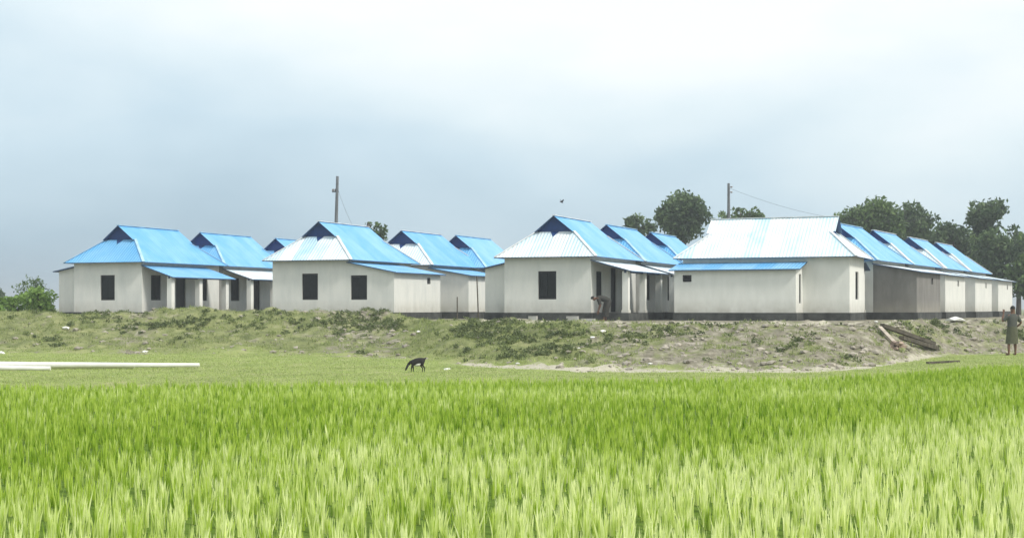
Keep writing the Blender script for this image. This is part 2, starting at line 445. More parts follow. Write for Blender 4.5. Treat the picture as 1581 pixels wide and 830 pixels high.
# ------------------------------------------------------------------ rice
def vnoise(x, y, sc, seed):
    return np.array([noise.noise(Vector((a*sc, b_*sc, seed))) for a, b_ in zip(x, y)])
M_['rice'] = leaf_mat('young rice leaf', (0.18, 0.34, 0.010), (0.49, 0.64, 0.085), (0.90, 0.95, 0.50), 0.5)
P = []
y = 4.6
while y < 42:
    hw = 0.36*y + 4.5 + 0.09*y
    x = -hw + random.uniform(0, 0.2)
    while x < hw:
        jx, jy = x + random.gauss(0, 0.035), y + random.gauss(0, 0.035)
        if jy < interp(pxof(jx, jy), RICE) + random.uniform(-0.3, 0.15): P.append((jx, jy))
        x += 0.16
    y += 0.175
P = np.array(P)
n1_, n2_, n3_ = vnoise(P[:, 0], P[:, 1]*0.6, 0.16, 4.0), vnoise(P[:, 0], P[:, 1], 0.9, 8.0), vnoise(P[:, 0], P[:, 1]*0.5, 0.42, 2.0)
yy = P[:, 1]
pxs = CX + F*P[:, 0]/yy
edge = np.interp(pxs, [0, 500, 800, 1000, 1300, 1581], [12.6, 16.6, 17.1, 14.6, 18.1, 21.2])
pale = 1/(1+np.exp((yy - edge)/1.1))              # paler tint over the near part of the field
tu = 0.44 + 0.38*pale + 0.17*n1_ + 0.17*n2_ + 0.09*n3_ + rng.normal(0, 0.11, len(P))
tu += 0.24*np.exp(-((yy-26.2)/1.5)**2)*np.exp(-((pxs-700)/600)**2)
hh = (0.185 + 0.04*n2_ + 0.03*pale + rng.normal(0, 0.034, len(P)))
cnt = np.where(yy < 12, 14, np.where(yy < 18, 12, 10))
rep = np.repeat(np.arange(len(P)), cnt)
n = len(rep)
bx = P[rep, 0] + rng.normal(0, 0.010, n); by = P[rep, 1] + rng.normal(0, 0.010, n)
base = np.stack([bx, by, np.zeros(n)], -1)
low = (rng.uniform(0, 1, n) < 0.34)
h = hh[rep]*rng.uniform(0.78, 1.22, n)*np.where(low, 0.72, 1.0)
w = np.where(yy[rep] < 12, 0.0135, np.where(yy[rep] < 18, 0.014, 0.0165))*rng.uniform(0.8, 1.3, n)
lean = np.abs(rng.normal(0.0, 0.105, n)); az = rng.uniform(0, 2*np.pi, n)
curve = rng.uniform(0.0, 0.38, n)**2.2
ti = np.clip(tu[rep] + rng.normal(0, 0.10, n) - 0.34*low, 0.02, 1)
V, Q, T, TT = blades(base, h, w, lean, az, curve, ti)
rice = npmesh('rice_crop', V, Q, T, M_['rice'], TT)
tag(rice, kind='stuff')

# ------------------------------------------------------------------ grass and weeds on the bank
M_['grass'] = leaf_mat('bank grass', (0.07, 0.10, 0.035), (0.24, 0.285, 0.105), (0.48, 0.58, 0.20), 0.42)
pts = []
while len(pts) < 26000:
    y = random.uniform(28, 61); x = random.uniform(-0.38*y-2, 0.38*y+2)
    px = pxof(x, y); yr = interp(px, RICE)
    if y < yr + 0.1: continue
    t_, c_ = interp(px, TOE), interp(px, CREST)
    if y > c_ + 5: continue
    s_ = interp(px, SOILT)
    nv = noise.noise(Vector((x*0.55, y*0.55, 1.0))) + 0.5*noise.noise(Vector((x*1.6, y*1.6, 5.0)))
    if y < t_ - 1.8: keep = 0.95
    elif y < t_ and px > 680: keep = 0.12
    elif y > c_ + 1.2 and px > 650: keep = 0.05
    else: keep = max(0.03, min(1.0, 0.95 - s_*0.95 + nv*0.9))
    if random.random() > keep: continue
    weed = False
    pts.append((x, y, ground(x, y), nv, 1.0 if weed else 0.0, sstep((t_ + 2.6 - y)/3.6)))
A = np.array(pts)
rep = np.repeat(np.arange(len(A)), 7); n = len(rep)
base = A[rep, :3] + np.stack([rng.normal(0, 0.06, n), rng.normal(0, 0.06, n), np.full(n, -0.02)], -1)
weed = A[rep, 4]; flat = A[rep, 5]
h = rng.uniform(0.06, 0.15, n)*(1 - 0.45*flat)
w = rng.uniform(0.012, 0.028, n)*(1 + 0.9*weed)
lean = np.abs(rng.normal(0.2, 0.35, n)); az = rng.uniform(0, 2*np.pi, n)
ti = np.clip(0.52 - 0.42*weed + 0.34*flat + 0.18*A[rep, 3] + rng.normal(0, 0.14, n), 0, 1)
V, Q, T, TT = blades(base, h, w, lean, az, rng.uniform(0, 0.6, n), ti, segs=2)
tag(npmesh('bank_grass', V, Q, T, M_['grass'], TT), kind='stuff')

# loose clods on the bare part of the bank: nobody could count them
M_['clod'] = mat('dry clod', (0.46, 0.42, 0.35), 0.95, var=0.26, scale=3, coord='Object')
mb = MB()
ico = [(0, 0, 1), (0.89, 0, 0.45), (0.28, 0.85, 0.45), (-0.72, 0.53, 0.45), (-0.72, -0.53, 0.45), (0.28, -0.85, 0.45), (0.72, 0.53, -0.45), (-0.28, 0.85, -0.45), (-0.89, 0, -0.45), (-0.28, -0.85, -0.45), (0.72, -0.53, -0.45), (0, 0, -1)]
icf = [(0,1,2),(0,2,3),(0,3,4),(0,4,5),(0,5,1),(1,6,2),(2,7,3),(3,8,4),(4,9,5),(5,10,1),(2,6,7),(3,7,8),(4,8,9),(5,9,10),(1,10,6),(6,11,7),(7,11,8),(8,11,9),(9,11,10),(10,11,6)]
def lump(mb, c, r, fl=0.6, m=0):
    i = len(mb.v); a = random.uniform(0, 6.28)
    for v in ico:
        k = r*random.uniform(0.7, 1.25)
        x_, y_ = v[0]*math.cos(a)-v[1]*math.sin(a), v[0]*math.sin(a)+v[1]*math.cos(a)
        mb.v.append((c[0]+x_*k*1.2, c[1]+y_*k, c[2]+v[2]*k*fl))
    for f in icf: mb.f.append(tuple(i+j for j in f)); mb.m.append(m)
k = 0
while k < 1100:
    y = random.uniform(35, 60); x = random.uniform(-0.37*y, 0.37*y); px = pxof(x, y)
    t_, c_ = interp(px, TOE), interp(px, CREST)
    if not (t_-1.0 < y < c_+1.5): continue
    if random.random() > interp(px, SOILT)**1.3: continue
    r = random.choice((0.03, 0.035, 0.045, 0.06, 0.10))*random.uniform(0.7, 1.3)
    lump(mb, (x, y, ground(x, y)+r*0.2), r); k += 1
tag(mb.build('loose_clods', M_['clod']), kind='stuff')

# ------------------------------------------------------------------ houses
GH = 'blue roofed houses of the settlement'
OV, EZ, RZ, G0, GO, GH_ = 0.35, 2.75, 4.60, 1.0, 0.22, 0.70
PL = 0.34                                                # plinth height
def panel(mb, p0, d, nrm, length, z0, z1, ops=(), t_=0.13, m=0):
    p0 = Vector(p0); d = Vector(d); nrm = Vector(nrm)
    ss = sorted({0.0, length, *[o[0] for o in ops], *[o[1] for o in ops]})
    zz = sorted({z0, z1, *[o[2] for o in ops], *[o[3] for o in ops]})
    P = lambda s, z, k: tuple(p0 + d*s - nrm*(k*t_) + Vector((0, 0, z)))
    for a, b_ in zip(ss, ss[1:]):
        for c, e in zip(zz, zz[1:]):
            ms, mz = (a+b_)/2, (c+e)/2
            if any(o[0] < ms < o[1] and o[2] < mz < o[3] for o in ops): continue
            mb.poly([P(a, c, 0), P(b_, c, 0), P(b_, e, 0), P(a, e, 0)], m)
            mb.poly([P(a, c, 1), P(a, e, 1), P(b_, e, 1), P(b_, c, 1)], m)
    for (a, b_, c, e) in list(ops) + [(0, length, z0, z1)]:
        mb.poly([P(a, c, 0), P(b_, c, 0), P(b_, c, 1), P(a, c, 1)], m)
        mb.poly([P(a, e, 0), P(a, e, 1), P(b_, e, 1), P(b_, e, 0)], m)
        mb.poly([P(a, c, 0), P(a, c, 1), P(a, e, 1), P(a, e, 0)], m)
        mb.poly([P(b_, c, 0), P(b_, e, 0), P(b_, e, 1), P(b_, c, 1)], m)
def fit_opening(root, p0, d, nrm, o, kind):
    """a steel window or door set back in its opening"""
    p0 = Vector(p0); d = Vector(d); nrm = Vector(nrm); a, b_, c, e = o
    def B(mb, s0, s1, z0, z1, k0, k1):
        A_ = p0 + d*s0 - nrm*k0; B_ = p0 + d*s1 - nrm*k1
        lo = Vector((min(A_.x, B_.x), min(A_.y, B_.y), z0)); hi = Vector((max(A_.x, B_.x), max(A_.y, B_.y), z1))
        mb.box(lo, hi)
    g = 0.004; fw = 0.06
    leafm, fr = MB(), MB()
    if kind == 'vent':
        for i in range(3):
            zz = c + (e-c)*(i+0.5)/3
            B(leafm, a+g, b_-g, zz-0.02, zz+0.05, 0.04, 0.09)
        leafm.build('vent_louvre', M_['door'], root); return
    n = 2 if kind == 'window' and (b_-a) > 0.5 else 1
    w_ = (b_-a-2*fw)/n
    for i in range(n):
        s0 = a+fw+w_*i+0.004; s1 = a+fw+w_*(i+1)-0.004
        B(leafm, s0, s1, c+fw*(kind == 'window')+0.005, e-fw-0.004, 0.075, 0.095)
        for zz in ((c+e)/2, c+0.3*(e-c)*0.5):                       # raised rails pressed into the sheet
            B(leafm, s0+0.03, s1-0.03, zz-0.02, zz+0.02, 0.060, 0.0745)
    lf = leafm.build('window' if kind == 'window' else 'door', M_['steel'] if kind == 'window' else M_['door'], root)
    for s0, s1, z0, z1 in ((a+g, a+fw, c+g, e-g), (b_-fw, b_-g, c+g, e-g), (a+fw+0.001, b_-fw-0.001, e-fw, e-g)) + (((a+fw+0.001, b_-fw-0.001, c+g, c+fw),) if kind == 'window' else ()):
        B(fr, s0, s1, z0, z1, 0.05, 0.11)
    fr.build(('window' if kind == 'window' else 'door') + '_frame', M_['steelframe'], lf)

def house(label, center, theta, Lh=6.6, Wd=4.0, base=MOUND, front=('win',), left=None, right=None, roofm='blue', hipm='blue', sidem=None,
          right_ops=None, left_ops=None, wall='wall', mirror=False):
    """center = middle of the near end wall on the ground; local x to the right, local y along the ridge"""
    root = thing('house', label, 'house', (center[0], center[1], base), -theta, GH)
    w2 = Wd/2; TW = 0.13
    wz = EZ + (RZ-EZ)/(w2+OV)*OV - 0.035                                # wall top under the sheets
    sl_ = (RZ-EZ)/(w2+OV)
    win = lambda a: (a-0.42, a+0.42, 0.34+0.58, 0.34+0.58+1.22)
    door = lambda a: (a-0.42, a+0.42, PL+0.02, PL+2.0)
    mb = MB(); fits = []
    # near end
    o = [win(w2 - TW + x_) for x_ in ([0.0] if front == ('win',) else list(front))]
    panel(mb, (-w2+TW, 0, 0), (1, 0, 0), (0, -1, 0), Wd-2*TW, PL, wz, o)
    fits += [((-w2+TW, 0, 0), (1, 0, 0), (0, -1, 0), q_, 'window') for q_ in o]
    panel(mb, (-w2+TW, Lh, 0), (1, 0, 0), (0, 1, 0), Wd-2*TW, PL, wz, ())
    for side, ops in ((1, right_ops), (-1, left_ops)):
        oo = [(win(a) if k_ == 'w' else door(a)) for k_, a in (ops or [])]
        panel(mb, (side*w2, 0, 0), (0, 1, 0), (side, 0, 0), Lh, PL, wz, oo)
        fits += [((side*w2, 0, 0), (0, 1, 0), (side, 0, 0), q_, 'window' if k_[0] == 'w' else 'door') for q_, k_ in zip(oo, ops or [])]
    # infill under the hips' foot: ring beam
    mb.build('wall', M_[wall], root)
    for f_ in fits: fit_opening(root, *f_)
    # roof
    mats = [M_[roofm+'_u'], M_[hipm+'_x'], M_['under'], M_[(sidem or roofm)+'_u']]
    xg = GH_/sl_; zg = RZ-GH_; e_ = w2+OV; rb = MB(); T_ = 0.03
    for s in (1, -1):
        pts_ = [(s*e_, -OV, EZ), (s*e_, Lh+OV, EZ), (s*xg, Lh-G0, zg), (s*xg, Lh-G0+GO, zg), (0, Lh-G0+GO, RZ), (0, G0-GO, RZ), (s*xg, G0-GO, zg), (s*xg, G0, zg)]
        if s < 0: pts_ = pts_[::-1]
        rb.slab(pts_, T_, 3 if s < 0 else 0, 2)
    for y0, y1 in ((-OV, G0), (Lh+OV, Lh-G0)):
        pts_ = [(-e_, y0, EZ), (e_, y0, EZ), (xg, y1, zg), (-xg, y1, zg)]
        if y0 > 0: pts_ = pts_[::-1]
        rb.slab([(a, b_, c+0.002) for a, b_, c in pts_], T_, 1, 2)
    rf = rb.build('roof', mats, root, fix=False)
    for yg, sg in ((G0+0.02, 1), (Lh-G0-0.02, -1)):
        gb = MB()
        gb.poly([(-xg, yg, zg-0.02), (xg, yg, zg-0.02), (0, yg, RZ-0.035)])
        gb.poly([(-xg, yg+0.03*sg, zg-0.02), (0, yg+0.03*sg, RZ-0.035), (xg, yg+0.03*sg, zg-0.02)])
        # small dark inverted triangle lapping over the hip
        y2 = yg-0.02*sg - 0.30*sg; zz = zg - (zg-EZ)/(G0+OV)*0.32
        gb.build('gablet', M_['gablet'], rf)
        gb = MB(); gb.slab([(-0.20, yg-0.03*sg, zg+0.02), (0, y2, zz+0.03), (0.20, yg-0.03*sg, zg+0.02)], 0.012)
        gb.build('drip_flashing', M_['gablet'], rf)
    cb = MB(); cm = M_['cap_white'] if hipm != 'blue' else M_['cap_blue']
    cb.bar((0, G0-GO, RZ+0.012), (0, Lh-G0+GO, RZ+0.012), 0.16, 0.03)
    for s in (1, -1):
        cb.bar((s*e_, -OV, EZ+0.015), (s*xg, G0, zg+0.015), 0.13, 0.03)
        cb.bar((s*e_, Lh+OV, EZ+0.015), (s*xg, Lh-G0, zg+0.015), 0.13, 0.03)
    cb.build('ridge_cap', cm, rf)
    pb = MB(); pb.box((-w2-0.05, -0.05, -0.35), (w2+0.05, Lh+0.05, PL))
    # lean-tos
    for side, sp_ in ((1, right), (-1, left)):
        if not sp_: continue
        D, u0, u1, zt, zl = sp_['D'], sp_['u0'], sp_['u1'], sp_['zt'], sp_['zl']
        xo = w2 + D; ov = 0.22; m2 = sp_.get('mat', roofm)
        slope = (zt-zl)/(D+ov); rr = MB(); xi = w2+0.003
        pts_ = [(side*xi, u0-0.2, zt), (side*(xo+ov), u0-0.2, zl), (side*(xo+ov), u1+0.2, zl), (side*xi, u1+0.2, zt)]
        if side < 0: pts_ = pts_[::-1]
        rr.slab(pts_, 0.045, 0, 1)
        rr.build('verandah_roof' if sp_['open'] else 'lean_to_roof', [M_[m2+'_u'], M_['under']], root, fix=False)
        pz = min(PL, 0.34)
        a_, b_ = sorted((side*(w2+0.052), side*(xo+0.05)))
        pb.box((a_, u0-0.045, -0.35), (b_, u1+0.045, pz-0.003))
        zo = zl + slope*ov - 0.05                                       # underside at the outer wall
        zi = zt - 0.05
        if sp_['open']:
            for uc in sp_['cols']:
                c_ = MB(); c_.box((min(side*(xo-0.26), side*xo), uc-0.13, pz), (max(side*(xo-0.26), side*xo), uc+0.13, zo-0.01))
                c_.box((min(side*(xo-0.29), side*(xo+0.03)), uc-0.16, pz), (max(side*(xo-0.29), side*(xo+0.03)), uc+0.16, pz+0.12))
                c_.build('column', M_['wall_fresh'], root)
            bm_ = MB(); bm_.bar((side*(xo-0.13), u0, zo-0.045), (side*(xo-0.13), u1, zo-0.045), 0.09, 0.08)
            bm_.build('verandah_beam', M_['under'], root)
        else:
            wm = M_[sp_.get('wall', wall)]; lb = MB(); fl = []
            oo = [(a-0.2, a+0.2, 1.68, 1.98) if k_ == 'v' else ((a-0.2, a+0.2, 0.9, 2.0) if k_ == 's' else win(a)) for k_, a in sp_.get('ops', [])]
            panel(lb, (side*xo, u0, 0), (0, 1, 0), (side, 0, 0), u1-u0, pz, zo, oo)
            for q_, k_ in zip(oo, sp_.get('ops', [])): fit_opening(root, (side*xo, u0, 0), (0, 1, 0), (side, 0, 0), q_, 'vent' if k_[0] == 'v' else 'window')
            for yy_, ny_ in ((u0, -1), (u1, 1)):
                x0_ = w2+0.004 if side > 0 else -(xo-0.13)
                ln = D-0.134
                oe = [(a-0.42 if k_ == 'w' else a-0.16, a+0.42 if k_ == 'w' else a+0.30, 0.92 if k_ == 'w' else 0.75, 2.14-(0.1 if zo < 2.2 else 0) if k_ == 'w' else 2.0) for k_, a in sp_.get('end' if ny_ < 0 else 'far', [])]
                oe = [(p_[0], p_[1], p_[2], min(p_[3], zo-0.03)) for p_ in oe]
                panel(lb, (x0_, yy_, 0), (1, 0, 0), (0, ny_, 0), ln, pz, zo, oe)
                for q_ in oe: fit_opening(root, (x0_, yy_, 0), (1, 0, 0), (0, ny_, 0), q_, 'window')
                tri_ = [(side*(w2+0.004), yy_, zo), (side*(xo), yy_, zo), (side*(w2+0.004), yy_, zi)]
                tr2 = [(p_[0], yy_-ny_*0.13, p_[2]) for p_ in tri_]
                lb.poly(tri_); lb.poly(tr2[::-1])
                for k2 in range(3): lb.poly([tri_[k2], tri_[(k2+1) % 3], tr2[(k2+1) % 3], tr2[k2]])
            lb.build('lean_to_wall', wm, root)
    pb.build('plinth', M_['plinth'], root)
    return root

def front_center(apx, apy, theta):
    """front wall centre of a house whose near ridge end shows at that photo pixel"""
    Y = (MOUND + RZ - CZ)*F/(HY-apy); X = px2x(apx, Y)
    return (X - math.sin(theta)*G0, Y - math.cos(theta)*G0)
TH = R(21.8)
ver = lambda L_=5.4, zl=2.08, m='blue', D=1.6: dict(D=D, u0=0.12, u1=L_, zt=2.62, zl=zl, open=True, mat=m, cols=[0.27, L_/2, L_-0.27])
shed = lambda D=1.25, u0=0.5, u1=4.2, m='blue', zl=2.3: dict(D=D, u0=u0, u1=u1, zt=2.62, zl=zl, open=False, mat=m, ops=[('v', 2.6)])
RO = [('w', 1.15), ('d', 3.2), ('w', 5.1)]
c1 = front_center(186, 348, TH)
house('leftmost house, all light blue roof, blue verandah roof on white columns, behind the grassy berm', c1, TH,
      front=('win',), right=ver(5.2, 2.02), left=shed(1.2, 0.35, 4.6, 'blue', 2.36), right_ops=RO)
house('second house of the left row, blue gablet rising just behind the leftmost house', front_center(312, 359, TH), TH,
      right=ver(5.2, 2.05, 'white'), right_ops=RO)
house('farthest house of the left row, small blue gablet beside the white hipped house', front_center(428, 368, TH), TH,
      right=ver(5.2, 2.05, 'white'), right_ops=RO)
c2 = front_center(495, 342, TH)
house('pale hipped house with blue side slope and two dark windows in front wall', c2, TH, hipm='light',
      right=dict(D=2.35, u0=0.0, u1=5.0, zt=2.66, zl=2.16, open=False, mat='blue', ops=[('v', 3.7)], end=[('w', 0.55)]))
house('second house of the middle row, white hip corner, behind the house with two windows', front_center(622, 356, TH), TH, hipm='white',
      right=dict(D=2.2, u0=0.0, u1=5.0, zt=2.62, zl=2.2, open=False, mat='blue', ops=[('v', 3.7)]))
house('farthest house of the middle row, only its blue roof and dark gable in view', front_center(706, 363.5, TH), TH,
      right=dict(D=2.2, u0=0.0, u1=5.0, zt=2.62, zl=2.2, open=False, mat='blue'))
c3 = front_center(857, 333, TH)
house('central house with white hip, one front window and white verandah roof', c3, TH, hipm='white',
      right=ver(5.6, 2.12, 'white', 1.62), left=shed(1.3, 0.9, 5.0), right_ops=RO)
house('blue roofed house directly behind the central house with the white verandah roof', front_center(938, 347, TH), TH,
      right=ver(5.4, 2.1, 'white'), left=shed(), right_ops=RO)
house('farthest house of the central row, blue roof in front of the round tree', front_center(1006, 359, TH), TH,
      right=ver(5.4, 2.1, 'white'), right_ops=RO)
# the house turned broadside
T4 = R(22.5); L4 = 7.35
cr4 = Vector((14.45, 61.0)); dep = Vector((math.sin(T4), math.cos(T4)))
cc = cr4 + dep*2.0
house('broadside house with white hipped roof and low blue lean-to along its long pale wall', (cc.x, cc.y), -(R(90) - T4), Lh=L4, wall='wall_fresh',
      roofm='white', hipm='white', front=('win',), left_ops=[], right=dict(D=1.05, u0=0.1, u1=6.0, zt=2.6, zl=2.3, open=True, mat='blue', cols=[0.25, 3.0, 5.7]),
      left=dict(D=1.5, u0=2.0, u1=L4-0.02, zt=2.55, zl=2.20, open=False, mat='blue', ops=[('v', 4.75)], end=[('s', 0.72)]))
# right hand row receding
T5 = R(28)
d5 = Vector((math.sin(T5), math.cos(T5))); f5 = Vector((15.05, 67.3))
labs = ['nearest house of the right row, bare grey cement side room behind the broadside house',
        'second house of the right receding row, white patch at the hip of its blue roof',
        'third house of the right receding row, white hip and dark gable edge halfway along',
        'last house of the right receding row, blue roof against the dark trees']
for i, (lab, s_) in enumerate(zip(labs, (0, 7.3, 15.6, 23.2))):
    c = f5 + d5*s_
    house(lab, (c.x, c.y), T5, hipm='blue' if i == 0 else 'white',
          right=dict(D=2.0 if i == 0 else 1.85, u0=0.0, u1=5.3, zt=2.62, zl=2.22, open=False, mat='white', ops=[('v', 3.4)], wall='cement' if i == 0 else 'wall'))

# ------------------------------------------------------------------ trees
M_['leaf_dark'] = leaf_mat('dark tree leaf', (0.032, 0.065, 0.028), (0.11, 0.17, 0.075), (0.25, 0.34, 0.145), 0.38)
M_['leaf_mid'] = leaf_mat('tree leaf', (0.045, 0.085, 0.03), (0.12, 0.19, 0.065), (0.24, 0.33, 0.11), 0.35)
M_['leaf_pale'] = leaf_mat('pale shrub leaf', (0.11, 0.19, 0.035), (0.22, 0.36, 0.08), (0.34, 0.48, 0.14), 0.4)
def crown_mesh(name, clumps, leaf, per, m, parent):
    Vs, Ts = [], []
    for (c, r, tn) in clumps:
        k = int(per*(r**2))
        d = rng.normal(0, 1, (k, 3)); d /= np.linalg.norm(d, axis=1)[:, None]
        rad = r*rng.uniform(0.35, 1.0, k)**0.5*(1+0.18*rng.normal(0, 1, k))
        p = np.array(c) + d*rad[:, None]*np.array([1.0, 1.0, 0.75])
        a = rng.normal(0, 1, (k, 3)); a /= np.linalg.norm(a, axis=1)[:, None]
        b_ = np.cross(a, rng.normal(0, 1, (k, 3))); b_ /= np.linalg.norm(b_, axis=1)[:, None]
        s = leaf*rng.uniform(0.6, 1.4, k)[:, None]
        q_ = np.stack([p-a*s*0.9, p-b_*s*0.45, p+a*s*0.9, p+b_*s*0.45], 1)
        Vs.append(q_.reshape(-1, 3)); Ts.append(np.repeat(np.clip(tn+rng.normal(0, 0.16, k), 0, 1), 4))
    V = np.concatenate(Vs); n = len(V)//4
    return npmesh(name, V, np.arange(n*4).reshape(n, 4), None, m, np.concatenate(Ts), parent)
def tree(name, label, cat, px, Y, top, wid, crown_h, m='leaf_dark', nclump=26, leaf=0.26, per=60, group=None, base=None, lumps=None, dens=1.0, seed=0, trunk=0.22):
    random.seed(seed*31+5)
    X = px2x(px, Y); zb = base if base is not None else (MOUND if Y < 110 else 0.5)
    zt = CZ + (HY-top)/F*Y; rw = wid/F*Y/2; rh = crown_h/F*Y/2; H = zt-zb; zc = H-rh
    root = thing(name, label, cat, (X, Y, zb), 0, group)
    clumps = []
    k = 0
    while len(clumps) < nclump and k < 4000:
        k += 1
        v = Vector([random.gauss(0, 1) for _ in range(3)]).normalized()*random.uniform(0.25, 1.0)**0.6
        r = min(rw, rh)*random.uniform(0.22, 0.42)
        sx = max(0.1, (rw-r*0.8)); sz = max(0.05, rh-r*0.75)
        p = (v.x*sx, v.y*sx*0.8, zc + v.z*sz)
        if p[2] < 0.2: continue
        # egg shape: wide low, narrower top, with lopsided gaps
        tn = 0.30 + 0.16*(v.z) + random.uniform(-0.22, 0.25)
        clumps.append((p, r, tn))
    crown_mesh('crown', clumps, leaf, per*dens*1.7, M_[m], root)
    mb = MB(); fork = (random.uniform(-.1, .1), 0, max(0.3, zc-rh*0.75))
    mb.tube([(0, 0, -0.2), (0.05, 0.02, fork[2]*0.5), fork, (0, 0, zc+rh*0.4)], [trunk*1.3, trunk, trunk*0.85, trunk*0.25], 8)
    for c, r, tn in clumps[::2]:
        s = (0, 0, min(c[2]-0.05, fork[2] + random.uniform(0, rh*0.6)))
        mid = ((s[0]+c[0])*0.5, (s[1]+c[1])*0.5, (s[2]+c[2])*0.5+0.1)
        mb.tube([s, mid, c], [trunk*0.42, trunk*0.28, trunk*0.10], 5)
    mb.build('trunk', M_['bark'], root, smooth=True)
    return root
GT = 'trees behind the settlement'
tree('tree', 'big round dark green tree standing alone behind the central row', 'tree', 1055, 118, 289, 96, 92, nclump=58, leaf=0.22, per=95, group=GT, seed=1)
tree('tree', 'small dark tree left of the big round tree, low over the blue roof', 'tree', 985, 122, 327, 62, 50, nclump=26, leaf=0.22, per=90, group=GT, seed=2)
tree('tree', 'low spreading green tree behind the white hipped roof, beside the right electric pole', 'tree', 1143, 125, 316, 86, 40, m='leaf_mid', nclump=30, leaf=0.22, per=90, group=GT, seed=3)
tree('tree', 'small olive tree tip showing over the white hipped house ridge', 'tree', 588, 110, 335, 34, 42, m='leaf_mid', nclump=14, leaf=0.2, per=90, group=GT, seed=4)
tree('tree', 'tiny round tree tip immediately beside the left electric pole', 'tree', 568, 112, 336, 18, 24, m='leaf_mid', nclump=7, leaf=0.18, per=90, group=GT, seed=5)
tree('tree', 'dark tree filling the gap between the left row and the white hipped house', 'tree', 402, 104, 395, 70, 80, nclump=20, leaf=0.24, per=80, group=GT, seed=6)
spec = [
 (1345, 116, 297, 110, 110, 'leaf_mid', 60, 'broad mid green tree right after the white hipped roof'),
 (1300, 124, 322, 40, 60, 'leaf_mid', 16, 'small green tree peeking out at the right end of the white roof'),
 (1412, 122, 303, 76, 110, 'leaf_dark', 44, 'dark feathery tree between the broad green tree and the tall one'),
 (1468, 118, 334, 78, 100, 'leaf_dark', 40, 'low bluish dark tree behind the last roofs of the right row'),
 (1526, 114, 294, 72, 80, 'leaf_dark', 40, 'tallest dark tree near the right edge, rounded clumps with sky gaps'),
 (1538, 108, 350, 84, 110, 'leaf_dark', 40, 'dark bushy tree below the tallest one beside the last roof'),
 (1586, 106, 352, 70, 120, 'leaf_mid', 36, 'greyish green tree cut by the right edge of the photograph'),
 (1440, 130, 345, 130, 100, 'leaf_mid', 44, 'hazy mid green tree low behind the gap in the right row'),
 (1500, 128, 338, 90, 110, 'leaf_mid', 40, 'mid green tree between the low bluish tree and the tallest one'),
 (1572, 118, 338, 60, 130, 'leaf_dark', 44, 'dark green tree reaching down behind the standing person at the right edge'),
 (1650, 112, 330, 110, 150, 'leaf_mid', 40, 'wide green tree wholly past the right edge'),
 (1750, 118, 320, 120, 160, 'leaf_dark', 40, 'dark tree farthest out to the right'),
 (1380, 132, 318, 90, 100, 'leaf_mid', 40, 'rounded tree filling in behind the feathery one'),
]
for i, (px, Y, top, wd, ch, m, nc, lab) in enumerate(spec):
    tree('tree', lab, 'tree', px, Y, top, wd, ch, m=m, nclump=nc, leaf=0.22, per=90, group=GT, seed=10+i)
# shrubs on the left
tree('shrub', 'thin pale shrub standing left of the leftmost house', 'shrub', 52, 84, 408, 60, 78, m='leaf_mid', nclump=44, leaf=0.10, per=70, seed=30, trunk=0.06, group='shrubs left of the houses')
tree('shrub', 'bright green low shrub touching the lean-to wall of the leftmost house', 'shrub', 60, 71, 438, 64, 60, m='leaf_pale', nclump=50, leaf=0.13, per=150, seed=31, trunk=0.06, group='shrubs left of the houses')
tree('shrub', 'bright green bush at the left edge above the berm', 'shrub', 20, 72, 447, 74, 50, m='leaf_pale', nclump=46, leaf=0.13, per=150, seed=32, trunk=0.06, group='shrubs left of the houses')
tree('tree', 'faint far grey green tree at the left edge of the photograph', 'tree', -4, 150, 440, 40, 40, m='leaf_dark', nclump=14, leaf=0.3, per=60, seed=33, group='shrubs left of the houses')

# low leafy weeds in ragged patches over the bank: ground cover
M_['weed'] = leaf_mat('bank weeds', (0.065, 0.09, 0.036), (0.16, 0.20, 0.08), (0.30, 0.35, 0.14), 0.3)
random.seed(21); wc = []; k = 0
WD = [(-300, 0.5), (0, 0.35), (60, 0.6), (230, 0.7), (400, 0.6), (600, 0.8), (640, 0.35), (690, 0.5), (720, 0.95), (860, 0.8), (960, 0.4), (1300, 0.4), (1581, 0.35)]
while len(wc) < 1500 and k < 90000:
    k += 1
    y = random.uniform(36, 60); x = random.uniform(-0.38*y, 0.38*y); px = pxof(x, y)
    t_, c_ = interp(px, TOE), interp(px, CREST); f = (y-t_)/(c_-t_)
    if not (0.05 < f < 1.12): continue
    nv = noise.noise(Vector((x*0.45, y*0.5, 31.0))) + 0.55*noise.noise(Vector((x*1.5, y*1.5, 35.0)))
    top_ = 0.05 + 0.95*math.exp(-((f-0.80)/0.30)**2) if px < 680 else 0.30 + 0.70*math.exp(-((f-0.70)/0.36)**2)
    if nv + (interp(px, WD)-0.75)*0.9 + (top_-0.70)*0.62 < 0.16 + random.uniform(-0.3, 0.4): continue
    r = random.uniform(0.05, 0.15)
    wc.append(((x, y, ground(x, y)+r*0.25), r, random.uniform(0.1, 0.62)))
tag(crown_mesh('weeds', wc, 0.045, 2600, M_['weed'], None), kind='stuff')

